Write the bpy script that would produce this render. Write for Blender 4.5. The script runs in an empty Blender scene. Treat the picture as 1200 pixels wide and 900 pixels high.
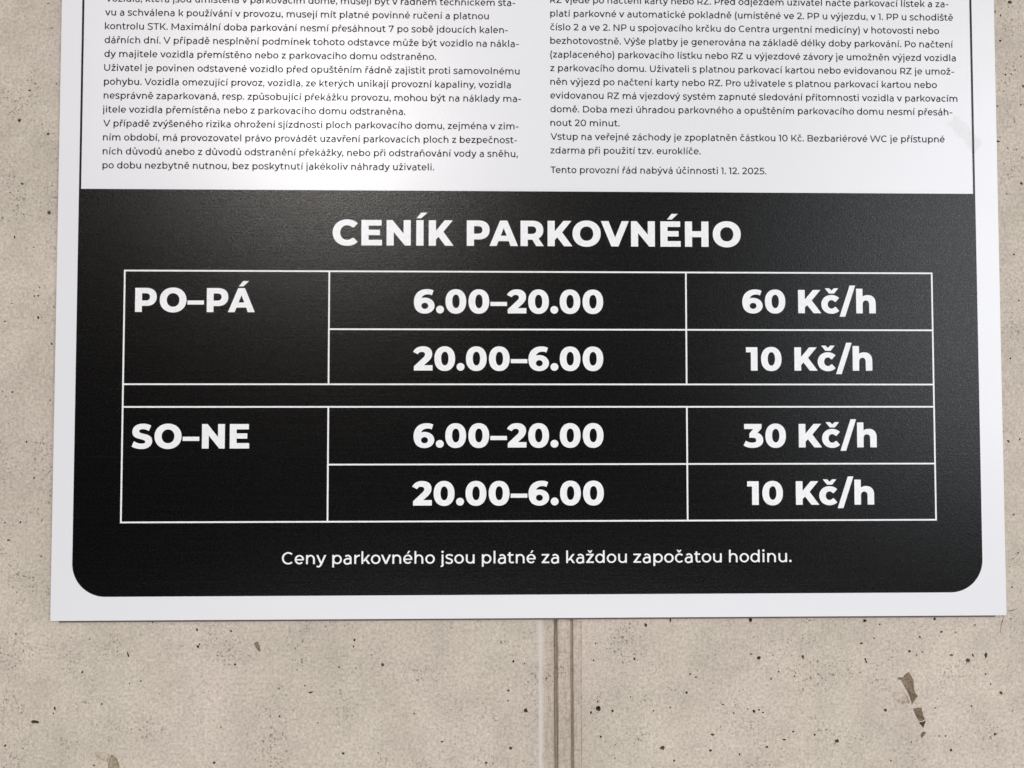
import bpy, math, random, unicodedata
from mathutils import Vector, Matrix
from mathutils.geometry import delaunay_2d_cdt

# ------------------------------------------------------------------ scene, camera, world, lamps
S = bpy.context.scene
COL = S.collection
R = math.radians
D = 0.68                     # camera to the printed face of the sign (m)
CZ = 1.45                    # camera height above the garage floor
GAP = 0.0030                 # printed face stands this far off the concrete
YF = -GAP                    # y of the printed face; the concrete face is y = 0
FPX = 903.0                  # focal length in photo pixels (1200 wide)
PITCH, YAW, ROLL = R(1.84133), R(1.20338), R(-0.01386)

def axes():
    cy, sy, cp, sp = math.cos(YAW), math.sin(YAW), math.cos(PITCH), math.sin(PITCH)
    f = Vector((sy*cp, cy*cp, sp)); r = Vector((cy, -sy, 0)); u = r.cross(f)
    cr, sr = math.cos(ROLL), math.sin(ROLL)
    return cr*r + sr*u, -sr*r + cr*u, f
AR, AU, AF = axes()
cam_data = bpy.data.cameras.new('camera')
cam = bpy.data.objects.new('camera', cam_data); COL.objects.link(cam)
cam_data.sensor_fit = 'HORIZONTAL'; cam_data.sensor_width = 36.0
cam_data.lens = 36.0*FPX/1200.0
cam_data.clip_start = 0.01; cam_data.clip_end = 100.0
m = Matrix((AR, AU, -AF)).transposed().to_4x4()
m.translation = Vector((0, YF - D, CZ))
cam.matrix_world = m
S.camera = cam

WORLD = 1.13                 # strength of the garage's own dim surroundings
W = bpy.data.worlds.new('World'); S.world = W; W.use_nodes = True
_nt = W.node_tree; bg = _nt.nodes['Background']
_tc = _nt.nodes.new('ShaderNodeTexCoord'); _sx = _nt.nodes.new('ShaderNodeSeparateXYZ')
_nt.links.new(_tc.outputs['Generated'], _sx.inputs[0])
_rp = _nt.nodes.new('ShaderNodeValToRGB'); _mr = _nt.nodes.new('ShaderNodeMapRange')
_mr.inputs['From Min'].default_value = -1; _mr.inputs['From Max'].default_value = 1
_nt.links.new(_sx.outputs['Z'], _mr.inputs['Value']); _nt.links.new(_mr.outputs[0], _rp.inputs['Fac'])
_e = _rp.color_ramp.elements                      # dim garage: pale floor below, dark distance, lit ceiling above
while len(_e) < 7: _e.new(0.5)
for _q, (_p, _c) in zip(_e, ((0.0, (.80, .78, .75)), (0.24, (.66, .645, .62)), (0.33, (.02, .018, .018)), (0.45, (.016, .014, .013)), (0.58, (.105, .098, .095)), (0.72, (.24, .235, .23)), (0.86, (.58, .57, .565)))):
    _q.position = _p; _q.color = (*_c, 1)
_sd = _nt.nodes.new('ShaderNodeMapRange')         # more daylight from the right
for _k, _v in (('From Min', -0.7), ('From Max', 0.8), ('To Min', 0.75), ('To Max', 1.35)): _sd.inputs[_k].default_value = _v
_nt.links.new(_sx.outputs['X'], _sd.inputs['Value'])
_mu = _nt.nodes.new('ShaderNodeMath'); _mu.operation = 'MULTIPLY'; _mu.inputs[1].default_value = WORLD
_nt.links.new(_sd.outputs[0], _mu.inputs[0])
_nt.links.new(_rp.outputs['Color'], bg.inputs['Color']); _nt.links.new(_mu.outputs[0], bg.inputs['Strength'])

def lamp(name, loc, target, sx, sy, power, color):
    l = bpy.data.lights.new(name, 'AREA'); l.shape = 'RECTANGLE'; l.size = sx; l.size_y = sy
    l.energy = power; l.color = color
    o = bpy.data.objects.new(name, l); COL.objects.link(o); o.location = loc
    o.rotation_euler = (Vector(target) - Vector(loc)).to_track_quat('-Z', 'Y').to_euler()
    return o
# fluorescent lamp under the ceiling behind the viewer, a ceiling lamp over the sign, a daylit opening to the right
lamp('ceiling_lamp', (-0.84, -3.05, 2.86), (0, 0, 1.5), 0.62, 0.55, 31, (1.0, 0.95, 0.90))
lamp('overhead_lamp', (0.2, -1.6, 3.3), (0, 0, 1.4), 1.6, 0.6, 3, (1.0, 0.96, 0.91))
lamp('daylight_opening', (2.45, -2.7, 2.10), (0.2, 0, 1.45), 1.5, 2.0, 38, (0.90, 0.95, 1.0))
lamp('low_fill', (0.15, -1.25, 0.25), (0.0, 0, 1.1), 1.8, 0.9, 12, (0.97, 0.97, 1.0))  # added unseen fill that brightens the lower wall and sign

S.view_settings.view_transform = 'Standard'; S.view_settings.look = 'None'
S.view_settings.exposure = 0.0; S.view_settings.gamma = 1.0
S.view_settings.use_curve_mapping = False

# ------------------------------------------------------------------ helpers
def plane_pt(px, py, dist):            # photo pixel -> (x, z) on a wall-parallel plane at that distance
    d = AF + (px-600)/FPX*AR - (py-450)/FPX*AU
    return d.x/d.y*dist, CZ + d.z/d.y*dist
def wp(px, py): return plane_pt(px, py, D + GAP)
def sp(px, py): return plane_pt(px, py, D)
def U(u): return u*D
def V(v): return CZ + v*D

def tag(o, label=None, cat=None, kind=None, group=None):
    if label: o['label'] = label
    if cat: o['category'] = cat
    if kind: o['kind'] = kind
    if group: o['group'] = group
    return o
def empty(name, loc):
    o = bpy.data.objects.new(name, None); COL.objects.link(o); o.location = loc
    o.empty_display_size = 0.05
    return o
def mesh_obj(name, verts, faces, mat, parent=None, smooth=False):
    me = bpy.data.meshes.new(name); me.from_pydata(verts, [], faces); me.update()
    if smooth:
        for p in me.polygons: p.use_smooth = True
    me.materials.append(mat)
    o = bpy.data.objects.new(name, me); COL.objects.link(o)
    if parent is not None:
        o.parent = parent
        o.matrix_parent_inverse = Matrix.Translation(-world_loc(parent))
    return o
def world_loc(o):
    l = Vector(o.location)
    if o.type == 'MESH': return Vector((0, 0, 0))
    return l

# ------------------------------------------------------------------ materials
def new_mat(name):
    mt = bpy.data.materials.new(name); mt.use_nodes = True
    nt = mt.node_tree; b = nt.nodes['Principled BSDF']
    return mt, nt, b
class N:
    def __init__(s, nt): s.nt = nt; s.l = nt.links
        
    def add(s, t, **kw):
        n = s.nt.nodes.new(t)
        for k, v in kw.items():
            if k in n.inputs: n.inputs[k].default_value = v
            else: setattr(n, k, v)
        return n
    def coord(s, scale=(1, 1, 1), loc=(0, 0, 0)):
        c = s.add('ShaderNodeTexCoord'); mp = s.add('ShaderNodeMapping')
        mp.inputs['Scale'].default_value = scale; mp.inputs['Location'].default_value = loc
        s.l.new(c.outputs['Object'], mp.inputs['Vector']); return mp.outputs['Vector']
    def noise(s, vec, scale, detail=4, rough=0.55):
        n = s.add('ShaderNodeTexNoise'); n.inputs['Scale'].default_value = scale
        n.inputs['Detail'].default_value = detail; n.inputs['Roughness'].default_value = rough
        s.l.new(vec, n.inputs['Vector']); return n.outputs['Fac']
    def ramp(s, fac, stops):
        n = s.add('ShaderNodeValToRGB'); e = n.color_ramp.elements
        while len(e) < len(stops): e.new(0.5)
        for q, (p, c) in zip(e, stops):
            q.position = p; q.color = (c, c, c, 1) if isinstance(c, (int, float)) else (*c, 1)
        s.l.new(fac, n.inputs['Fac']); return n.outputs['Color']
    def math(s, op, a, b=None, c=None):
        n = s.add('ShaderNodeMath', operation=op)
        for i, v in enumerate((a, b, c)):
            if v is None: continue
            if isinstance(v, (int, float)): n.inputs[i].default_value = v
            else: s.l.new(v, n.inputs[i])
        return n.outputs[0]
    def mix(s, fac, a, b, mode='MIX'):
        n = s.add('ShaderNodeMix', data_type='RGBA', blend_type=mode)
        for i, v in ((0, fac), (6, a), (7, b)):
            if isinstance(v, (int, float)): n.inputs[i].default_value = v
            elif isinstance(v, tuple): n.inputs[i].default_value = (*v, 1)
            else: s.l.new(v, n.inputs[i])
        return n.outputs[2]
    def bump(s, h, strength, dist, normal=None):
        n = s.add('ShaderNodeBump'); n.inputs['Strength'].default_value = strength
        n.inputs['Distance'].default_value = dist; s.l.new(h, n.inputs['Height'])
        if normal is not None: s.l.new(normal, n.inputs['Normal'])
        return n.outputs['Normal']

def concrete(name, dark=(0.42, 0.375, 0.31), light=(0.55, 0.50, 0.425), pink=(0.53, 0.455, 0.405), specks=True):
    mt, nt, b = new_mat(name); n = N(nt)
    c = n.coord()
    big = n.noise(c, 5.5, 5, 0.6); mid = n.noise(c, 34, 5, 0.62); fine = n.noise(c, 420, 4, 0.65)
    tint = n.noise(n.coord(loc=(7.3, 1.1, 4.2)), 9, 4, 0.55)
    col = n.mix(n.ramp(big, [(0.36, 0.0), (0.64, 1.0)]), dark, light)
    col = n.mix(n.ramp(tint, [(0.42, 0.0), (0.66, 0.65)]), col, pink)
    col = n.mix(0.40, col, n.ramp(mid, [(0.25, 0.68), (0.5, 1.0), (0.78, 1.22)]), 'MULTIPLY')
    grit = n.noise(n.coord(loc=(3.1, 0.4, 6.6)), 210, 3, 0.6)
    col = n.mix(0.42, col, n.ramp(grit, [(0.28, 0.74), (0.5, 1.0), (0.74, 1.18)]), 'MULTIPLY')
    col = n.mix(0.82, col, n.ramp(fine, [(0.25, 0.56), (0.5, 1.0), (0.75, 1.30)]), 'MULTIPLY')
    cloud = n.noise(n.coord(scale=(1, 1, 0.7), loc=(4.4, 6.1, 0.3)), 16, 6, 0.62)
    col = n.mix(0.30, col, n.ramp(cloud, [(0.30, 0.80), (0.5, 1.0), (0.70, 1.16)]), 'MULTIPLY')
    pale = n.noise(n.coord(loc=(2.3, 9.1, 1.7)), 120, 5, 0.7)
    col = n.mix(n.ramp(pale, [(0.60, 0.0), (0.72, 0.45)]), col, (0.62, 0.57, 0.49))
    hgt = n.math('MULTIPLY', fine, 0.5)
    hgt = n.math('ADD', hgt, n.math('MULTIPLY', mid, 0.8))
    if specks:
        dens = n.ramp(n.noise(n.coord(loc=(1.9, 3.3, 8.8)), 26, 3, 0.6), [(0.42, 0.10), (0.64, 1.0)])
        warp = n.add('ShaderNodeVectorMath', operation='ADD')
        wn = n.add('ShaderNodeTexNoise'); wn.inputs['Scale'].default_value = 900
        n.l.new(c, wn.inputs['Vector'])
        sc = n.add('ShaderNodeVectorMath', operation='SCALE'); sc.inputs['Scale'].default_value = 0.0030
        n.l.new(wn.outputs['Color'], sc.inputs[0]); n.l.new(c, warp.inputs[0]); n.l.new(sc.outputs[0], warp.inputs[1])
        fs = n.add('ShaderNodeSeparateXYZ'); n.l.new(warp.outputs[0], fs.inputs[0])
        flat2 = n.add('ShaderNodeCombineXYZ'); n.l.new(fs.outputs[0], flat2.inputs[0]); n.l.new(fs.outputs[2], flat2.inputs[1])
        pits = None
        for scale, rmax, lo in ((150, 0.17, 0.25), (300, 0.23, 0.25), (520, 0.30, 0.35)):
            v = n.add('ShaderNodeTexVoronoi', voronoi_dimensions='2D'); v.inputs['Scale'].default_value = scale
            n.l.new(flat2.outputs[0], v.inputs['Vector'])
            sep = n.add('ShaderNodeSeparateColor'); n.l.new(v.outputs['Color'], sep.inputs[0])
            rnd = n.math('POWER', n.math('MULTIPLY', n.math('SUBTRACT', sep.outputs[0], lo), 1/(1-lo)), 1.7)
            rnd = n.math('MULTIPLY', rnd, n.math('GREATER_THAN', sep.outputs[0], lo))
            rad = n.math('MULTIPLY', n.math('MULTIPLY', rnd, rmax), dens)
            p = n.math('MULTIPLY', n.math('SUBTRACT', rad, v.outputs['Distance']), 26.0)
            p = n.math('MINIMUM', n.math('MAXIMUM', p, 0.0), 1.0)
            pits = p if pits is None else n.math('MAXIMUM', pits, p)
        col = n.mix(n.math('MULTIPLY', pits, 0.72), col, (0.11, 0.088, 0.066))  # shade of tiny pores painted into the colour
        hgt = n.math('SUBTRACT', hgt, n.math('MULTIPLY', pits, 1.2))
    n.l.new(col, b.inputs['Base Color'])
    b.inputs['Roughness'].default_value = 0.85
    b.inputs['Specular IOR Level'].default_value = 0.25
    n.l.new(n.bump(hgt, 0.55, 0.0009), b.inputs['Normal'])
    return mt
M_CONC = concrete('cast_concrete', (0.480, 0.425, 0.358), (0.574, 0.512, 0.432), (0.566, 0.480, 0.428))
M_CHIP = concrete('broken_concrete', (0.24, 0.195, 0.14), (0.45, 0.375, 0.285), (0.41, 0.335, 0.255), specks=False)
M_PORE = concrete('pore_shade', (0.16, 0.125, 0.09), (0.27, 0.22, 0.165), (0.22, 0.175, 0.13), specks=False)  # darker concrete: the shade inside deep pores put into the colour
M_SCAR = concrete('flaked_skin', (0.46, 0.395, 0.325), (0.60, 0.52, 0.44), (0.60, 0.49, 0.43), specks=False)
def joint_mat():
    mt = concrete('joint_concrete', (0.44, 0.385, 0.315), (0.545, 0.475, 0.395), (0.55, 0.455, 0.395), specks=True)
    nt = mt.node_tree; n = N(nt); b = nt.nodes['Principled BSDF']
    src = b.inputs['Base Color'].links[0].from_socket
    # vertical scouring left by the formwork strip, and the left bevel's highlight painted in as a pale line
    st = n.noise(n.coord(scale=(1, 1, 0.035)), 900, 4, 0.65)
    col = n.mix(0.8, src, n.ramp(st, [(0.25, 0.72), (0.5, 1.0), (0.75, 1.2)]), 'MULTIPLY')
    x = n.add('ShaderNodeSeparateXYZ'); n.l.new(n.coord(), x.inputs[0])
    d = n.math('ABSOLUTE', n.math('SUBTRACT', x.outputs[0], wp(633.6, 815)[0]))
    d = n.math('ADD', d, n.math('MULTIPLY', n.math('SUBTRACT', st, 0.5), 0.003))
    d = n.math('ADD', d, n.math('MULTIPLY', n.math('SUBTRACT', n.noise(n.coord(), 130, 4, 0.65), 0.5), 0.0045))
    bevel_light = n.ramp(n.math('MULTIPLY', d, 1/(5.0*(D+GAP)/FPX)), [(0.25, 0.8), (1.0, 0.0)])
    col = n.mix(bevel_light, col, (0.63, 0.58, 0.555))
    n.l.new(col, b.inputs['Base Color'])
    return mt
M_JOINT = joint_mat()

def white_face():
    mt, nt, b = new_mat('white_print_film'); n = N(nt)
    c = n.coord()
    b.inputs['Base Color'].default_value = (0.785, 0.785, 0.815, 1)
    b.inputs['Specular IOR Level'].default_value = 0.75
    # wiped tape residue near the right border: a duller, slightly grey film
    cx, cz = sp(1131, 157)
    sh = n.add('ShaderNodeVectorMath', operation='SUBTRACT'); sh.inputs[1].default_value = (cx, 0, cz)
    n.l.new(c, sh.inputs[0])
    rot = n.add('ShaderNodeVectorRotate', rotation_type='Y_AXIS'); rot.inputs['Angle'].default_value = R(-48)
    n.l.new(sh.outputs[0], rot.inputs['Vector'])
    sx = n.add('ShaderNodeSeparateXYZ'); n.l.new(rot.outputs[0], sx.inputs[0])
    wob = n.math('MULTIPLY', n.math('SUBTRACT', n.noise(c, 160, 3, 0.6), 0.5), 0.010)
    ex = n.math('ABSOLUTE', n.math('ADD', sx.outputs[0], wob)); ez = n.math('ABSOLUTE', n.math('ADD', sx.outputs[2], wob))
    msk = n.math('MULTIPLY', n.math('LESS_THAN', ex, 0.018), n.math('LESS_THAN', ez, 0.0062))
    msk = n.math('MULTIPLY', msk, n.ramp(n.noise(c, 300, 4, 0.7), [(0.35, 0.1), (0.6, 0.8)]))
    n.l.new(n.mix(msk, (0.785, 0.785, 0.815), (0.752, 0.752, 0.765)), b.inputs['Base Color'])
    ro = n.math('ADD', n.math('MULTIPLY', n.noise(c, 14, 4, 0.6), 0.10), 0.25)
    n.l.new(n.math('ADD', ro, n.math('MULTIPLY', msk, 0.3)), b.inputs['Roughness'])
    h = n.math('ADD', n.math('MULTIPLY', n.noise(c, 700, 2, 0.5), 0.35), n.noise(c, 11, 2, 0.5))
    n.l.new(n.bump(h, 0.12, 0.0015), b.inputs['Normal'])
    return mt
M_WHITE = white_face()

def black_face(name, base=(0.0013, 0.0011, 0.0011)):
    mt, nt, b = new_mat(name); n = N(nt)
    c = n.coord()
    b.inputs['Base Color'].default_value = (*base, 1)
    grain = n.noise(c, 620, 3, 0.7)
    streak = n.noise(n.coord(scale=(1, 1, 60)), 9, 5, 0.72)
    streak2 = n.ramp(n.noise(n.coord(scale=(3, 1, 420), loc=(3, 5, 1)), 2.1, 2, 0.5), [(0.60, 0.0), (0.72, 1.0)])
    fl = n.ramp(n.noise(n.coord(loc=(5, 2, 2)), 900, 2, 0.6), [(0.52, 0.0), (0.76, 1.0)])
    col = n.mix(n.math('MULTIPLY', streak2, 0.45), base, (0.0048, 0.0044, 0.0044))
    n.l.new(col, b.inputs['Base Color'])
    ro = n.math('ADD', n.math('MULTIPLY', grain, 0.18), 0.18)
    ro = n.math('ADD', ro, n.math('MULTIPLY', n.math('SUBTRACT', streak, 0.5), 0.10))
    n.l.new(ro, b.inputs['Roughness'])
    n.l.new(n.math('ADD', 0.33, n.math('MULTIPLY', fl, 0.45)), b.inputs['Specular IOR Level'])
    h = n.math('ADD', grain, n.math('MULTIPLY', streak, 0.25))
    n.l.new(n.bump(h, 0.30, 0.0006), b.inputs['Normal'])
    return mt
M_BLACK = black_face('black_print')
def plain(name, col, rough=0.4, spec=0.5):
    mt, nt, b = new_mat(name); n = N(nt)
    c = n.coord()
    f = n.ramp(n.noise(c, 260, 3, 0.6), [(0.3, 0.94), (0.7, 1.04)])
    n.l.new(n.mix(1.0, col, f, 'MULTIPLY'), b.inputs['Base Color'])
    b.inputs['Roughness'].default_value = rough; b.inputs['Specular IOR Level'].default_value = spec
    return mt
M_INK = plain('black_text_ink', (0.010, 0.009, 0.011), 0.6, 0.22)
M_WTEXT = plain('white_text_print', (0.87, 0.87, 0.89), 0.36)
M_BOARD = plain('backing_shadow_grey', (0.115, 0.10, 0.10), 0.8, 0.2)  # dark so the board's lower edge reads as contact shadow

# ------------------------------------------------------------------ lettering (own outlines, drawn here)
def bez(p0, p1, p2, p3, n=10):
    o = []
    for i in range(1, n+1):
        t = i/n; s = 1-t
        o.append((s*s*s*p0[0]+3*s*s*t*p1[0]+3*s*t*t*p2[0]+t*t*t*p3[0],
                  s*s*s*p0[1]+3*s*s*t*p1[1]+3*s*t*t*p2[1]+t*t*t*p3[1]))
    return o
def outline(txt, n=10):
    tok = txt.replace(',', ' ').split(); pts = []; i = 0; cmd = 'M'
    while i < len(tok):
        if tok[i] in 'MLCZ': cmd = tok[i]; i += 1; continue
        if cmd in 'ML': pts.append((float(tok[i]), float(tok[i+1]))); i += 2
        else:
            q = [float(v) for v in tok[i:i+6]]; i += 6
            pts += bez(pts[-1], (q[0], q[1]), (q[2], q[3]), (q[4], q[5]), n)
    if math.dist(pts[0], pts[-1]) < 1e-6: pts.pop()
    return pts
def ell(cx, cy, rx, ry, a0=0, a1=360, n=40, e=2.0):
    o = []
    full = abs(a1-a0) >= 360
    for i in range(n + (0 if full else 1)):
        a = R(a0 + (a1-a0)*i/n); c, s = math.cos(a), math.sin(a)
        o.append((cx + rx*math.copysign(abs(c)**(2/e), c), cy + ry*math.copysign(abs(s)**(2/e), s)))
    return o
def rect(x0, y0, x1, y1): return [(x0, y0), (x1, y0), (x1, y1), (x0, y1)]
def sh(p, dx, dy=0): return [(x+dx, y+dy) for x, y in p]

def fill(ops):                        # ops: list of ('+'|'-', polygon); later ones win -> triangles
    verts = []; faces = []
    for sgn, poly in ops:
        i0 = len(verts)
        area = sum(poly[i-1][0]*poly[i][1]-poly[i][0]*poly[i-1][1] for i in range(len(poly)))
        if area < 0: poly = poly[::-1]
        verts += [Vector(p) for p in poly]; faces.append(list(range(i0, len(verts))))
    vo, eo, fo, ov, oe, of = delaunay_2d_cdt(verts, [], faces, 0, 1e-7)
    boxes = [(min(p[0] for p in q), max(p[0] for p in q), min(p[1] for p in q), max(p[1] for p in q)) for _, q in ops]
    tris = []
    for f in fo:
        cx = sum(vo[i].x for i in f)/3; cy = sum(vo[i].y for i in f)/3
        for n in range(len(ops)-1, -1, -1):
            bx = boxes[n]
            if bx[0] < cx < bx[1] and bx[2] < cy < bx[3] and inside(ops[n][1], cx, cy):
                if ops[n][0] == '+': tris.append(tuple(f))
                break
    return [(v.x, v.y) for v in vo], tris
def inside(poly, x, y):               # winding number, so a folded outline still counts as filled
    w = 0
    for i in range(len(poly)):
        x0, y0 = poly[i-1]; x1, y1 = poly[i]
        if (y0 <= y) != (y1 <= y):
            side = (x1-x0)*(y-y0) - (x-x0)*(y1-y0)
            if y1 > y0 and side > 0: w += 1
            elif y1 <= y0 and side < 0: w -= 1
    return w != 0

# --- heavy weight, capitals 700 units high
def O_(w, y0, y1, cx0, cx1, cy0, cy1, e=2.12):
    return [('+', ell(w/2, (y0+y1)/2, w/2, (y1-y0)/2, n=56, e=e)),
            ('-', ell((cx0+cx1)/2, (cy0+cy1)/2, (cx1-cx0)/2, (cy1-cy0)/2, n=48, e=e))]
P_BOWL = outline('M 0 700 L 330 700 C 520 700 635 605 635 440 C 635 275 520 177 330 177 L 0 177 Z', 12)
P_HOLE = outline('M 202 543 L 312 543 C 395 543 436 507 436 440 C 436 373 395 335 312 335 L 202 335 Z', 10)
ACUTE_B = [(-96, 752), (38, 752), (210, 908), (33, 908)]
CARON_B = [(-203, 753), (-77, 596), (77, 596), (203, 753), (72, 753), (0, 685), (-72, 753)]
HEAVY = {
 'C': (700, 40, 8, [('+', ell(400, 350, 400, 362, 44, 316, 44, 2.1)[:] + [(583, 211)] +
        ell(400, 350, 192, 200, 311, 49, 36, 2.1) + [(583, 489)])]),
 'E': (570, 76, 36, [('+', rect(0, 0, 200, 700)), ('+', rect(0, 546, 558, 700)), ('+', rect(0, 283, 513, 432)), ('+', rect(0, 0, 570, 155))]),
 'N': (670, 76, 76, [('+', [(0, 0), (0, 700), (162, 700), (471, 328), (471, 700), (670, 700), (670, 0), (508, 0), (199, 372), (199, 0)])]),
 'I': (201, 76, 76, [('+', rect(0, 0, 201, 700))]),
 'K': (691, 76, 0, [('+', [(0, 0), (0, 700), (200, 700), (200, 412), (442, 700), (668, 700), (407, 384), (691, 0), (458, 0), (270, 244), (200, 171), (200, 0)])]),
 'P': (635, 76, 32, [('+', P_BOWL), ('-', P_HOLE), ('+', rect(0, 0, 201, 700))]),
 'R': (650, 76, 20, [('+', P_BOWL), ('-', P_HOLE), ('+', rect(0, 0, 201, 700)), ('+', [(318, 196), (436, 0), (650, 0), (492, 228), (380, 260)])]),
 'A': (794, -8, -8, [('+', [(0, 0), (296, 700), (498, 700), (794, 0), (584, 0), (540, 134), (254, 134), (200, 0)]), ('-', [(397, 492), (313, 282), (481, 282)])]),
 'O': (789, 38, 38, O_(789, -12, 712, 209, 580, 154, 546)),
 'V': (783, -8, -8, [('+', [(0, 700), (214, 700), (398, 246), (585, 700), (783, 700), (490, 0), (290, 0)])]),
 'H': (663, 76, 76, [('+', rect(0, 0, 200, 700)), ('+', rect(463, 0, 663, 700)), ('+', rect(0, 266, 663, 432))]),
 'S': (598, 26, 30, [('+', outline(
   'M 0 62 L 70 213 C 135 168 220 143 293 143 C 370 143 400 160 400 194 C 400 305 17 228 17 471 '
   'C 17 612 130 712 328 712 C 413 712 502 692 566 655 L 499 503 C 437 536 380 554 326 554 '
   'C 246 554 217 528 217 495 C 217 387 600 463 600 222 C 600 84 488 -12 290 -12 C 180 -12 68 17 0 62 Z', 12))]),
 '0': (607, 34, 34, O_(607, -13, 711, 199, 414, 151, 553, 2.2)),
 '1': (339, 8, 72, [('+', [(0, 700), (339, 700), (339, 0), (142, 0), (142, 547), (0, 547)])]),
 '2': (570, -2, 21, [('+', outline(
   'M 0 548 C 52 650 150 712 292 712 C 455 712 560 628 560 495 C 560 412 532 348 448 270 L 322 157 L 572 157 '
   'L 572 0 L 25 0 L 25 124 L 283 365 C 340 418 352 440 352 470 C 352 515 318 547 256 547 C 205 547 165 522 138 475 Z', 10))]),
 '3': (585, 0, 30, [('+', outline(
   'M 21 700 L 537 700 L 537 568 L 414 431 C 525 408 584 318 584 213 C 584 85 470 -13 270 -13 C 170 -13 70 15 0 62 '
   'L 68 203 C 120 165 190 144 260 144 C 335 144 376 170 376 215 C 376 262 340 290 268 290 L 176 290 L 176 415 L 290 547 L 21 547 Z', 10))]),
 '6': (605, 32, 34, [('+', outline(
   'M 575 668 C 525 698 455 712 388 712 C 150 712 0 565 0 335 C 0 108 120 -12 325 -12 L 325 220 L 206 380 '
   'C 218 487 290 557 405 557 C 455 557 495 548 528 530 Z', 12)),
        ('+', ell(320, 222, 285, 235, n=48, e=2.05)), ('-', ell(320, 217, 101, 91, n=36))]),
 '.': (232, 11, 9, [('+', ell(116, 108, 116, 114, n=32))]),
 '\u2013': (487, 1, 1, [('+', rect(0, 218, 487, 338))]),
 'c': (558, 0, -6, [('+', ell(304, 268, 304, 283, 42, 318, 40, 2.08) + [(428, 196)] + ell(304, 268, 112, 128, 318, 42, 30, 2.05) + [(428, 340)])]),
 '/': (477, -10, -46, [('+', [(0, -102), (168, -102), (477, 838), (311, 838)])]),
 'h': (583, 70, 62, [('+', rect(0, 0, 192, 742)), ('+', outline(
   'M 100 430 C 175 515 260 553 345 553 C 490 553 583 465 583 305 L 583 0 L 387 0 L 387 272 C 387 352 350 388 293 388 '
   'C 230 388 192 345 192 265 L 192 0 L 100 0 Z', 10))]),
 ' ': (0, 136, 136, []),
}
def compose_heavy():
    for ch, base, acc, cx in (('\u00cd', 'I', ACUTE_B, 100), ('\u00c9', 'E', ACUTE_B, 285), ('\u00c1', 'A', sh(ACUTE_B, 14), 397), ('\u010d', 'c', CARON_B, 310)):
        w, l, r, ops = HEAVY[base]
        HEAVY[ch] = (w, l, r, ops + [('+', sh(acc, cx))])
compose_heavy()

# --- medium weight, drawn with a broad nib: thickness VS on upright strokes, HS on level ones
VS, HS, XH, ASC = 115.0, 99.0, 536.0, 742.0
def stroke(path, vs=None, hs=None, closed=False):
    vs = vs or VS; hs = hs or HS
    n = len(path); off = []
    for i in range(n):
        if closed: a, b = path[i-1], path[(i+1) % n]
        else: a, b = path[max(i-1, 0)], path[min(i+1, n-1)]
        tx, ty = b[0]-a[0], b[1]-a[1]; l = math.hypot(tx, ty) or 1; tx /= l; ty /= l
        t = math.hypot(vs*ty, hs*tx)/2
        off.append(((path[i][0]-ty*t, path[i][1]+tx*t), (path[i][0]+ty*t, path[i][1]-tx*t)))
    ops = []
    for i in range(n if closed else n-1):
        p, q = off[i], off[(i+1) % n]
        ops.append(('+', [p[0], p[1], q[1], q[0]]))
    return ops
def arc(cx, cy, rx, ry, a0, a1, n=None):
    n = n or max(4, int(abs(a1-a0)/13))
    return [(cx+rx*math.cos(R(a0+(a1-a0)*i/n)), cy+ry*math.sin(R(a0+(a1-a0)*i/n))) for i in range(n+1)]
def ring(x0, x1, y0, y1, a0=0, a1=360):
    cx, cy, rx, ry = (x0+x1)/2, (y0+y1)/2, (x1-x0-VS)/2, (y1-y0-HS)/2
    if abs(a1-a0) >= 360: return stroke(arc(cx, cy, rx, ry, 0, 360, 26)[:-1], closed=True)
    return stroke(arc(cx, cy, rx, ry, a0, a1))
def stem(x, y0, y1): return [('+', rect(x, y0, x+VS, y1))]
def bar(x0, x1, y0): return [('+', rect(x0, y0, x1, y0+HS))]
def par(x0, y0, x1, y1, t=None):       # slanted stroke with level ends, t = its level width
    t = t or VS*1.1
    return [('+', [(x0, y0), (x0+t, y0), (x1+t, y1), (x1, y1)])]
def spline(pts, n=5):
    o = []
    for i in range(len(pts)-1):
        p0, p1, p2, p3 = pts[max(i-1, 0)], pts[i], pts[i+1], pts[min(i+2, len(pts)-1)]
        for k in range(n):
            t = k/n
            o.append(tuple(0.5*((2*p1[j])+(-p0[j]+p2[j])*t+(2*p0[j]-5*p1[j]+4*p2[j]-p3[j])*t*t+(-p0[j]+3*p1[j]-3*p2[j]+p3[j])*t**3) for j in (0, 1)))
    o.append(pts[-1]); return o
def arch(x0, x1, top=XH+8, ry=215, y0=0):
    cx, rx = (x0+x1)/2, (x1-x0-VS)/2; cy = top-HS/2-ry
    return stroke(arc(cx, cy, rx, ry, 168, 0) + [(x1-VS/2, y0)])
def esses(w, top, bot):
    h = top-bot; k = lambda x, y: (x*w, bot+y*h)
    return stroke(spline([k(.93, .845), k(.74, .925), k(.50, .945), k(.235, .905), k(.135, .745), k(.25, .60), k(.50, .525), k(.76, .43), k(.865, .265), k(.75, .10), k(.50, .055), k(.25, .075), k(.04, .175)]), VS*0.98, HS)
v2 = VS/2; h2 = HS/2
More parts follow.
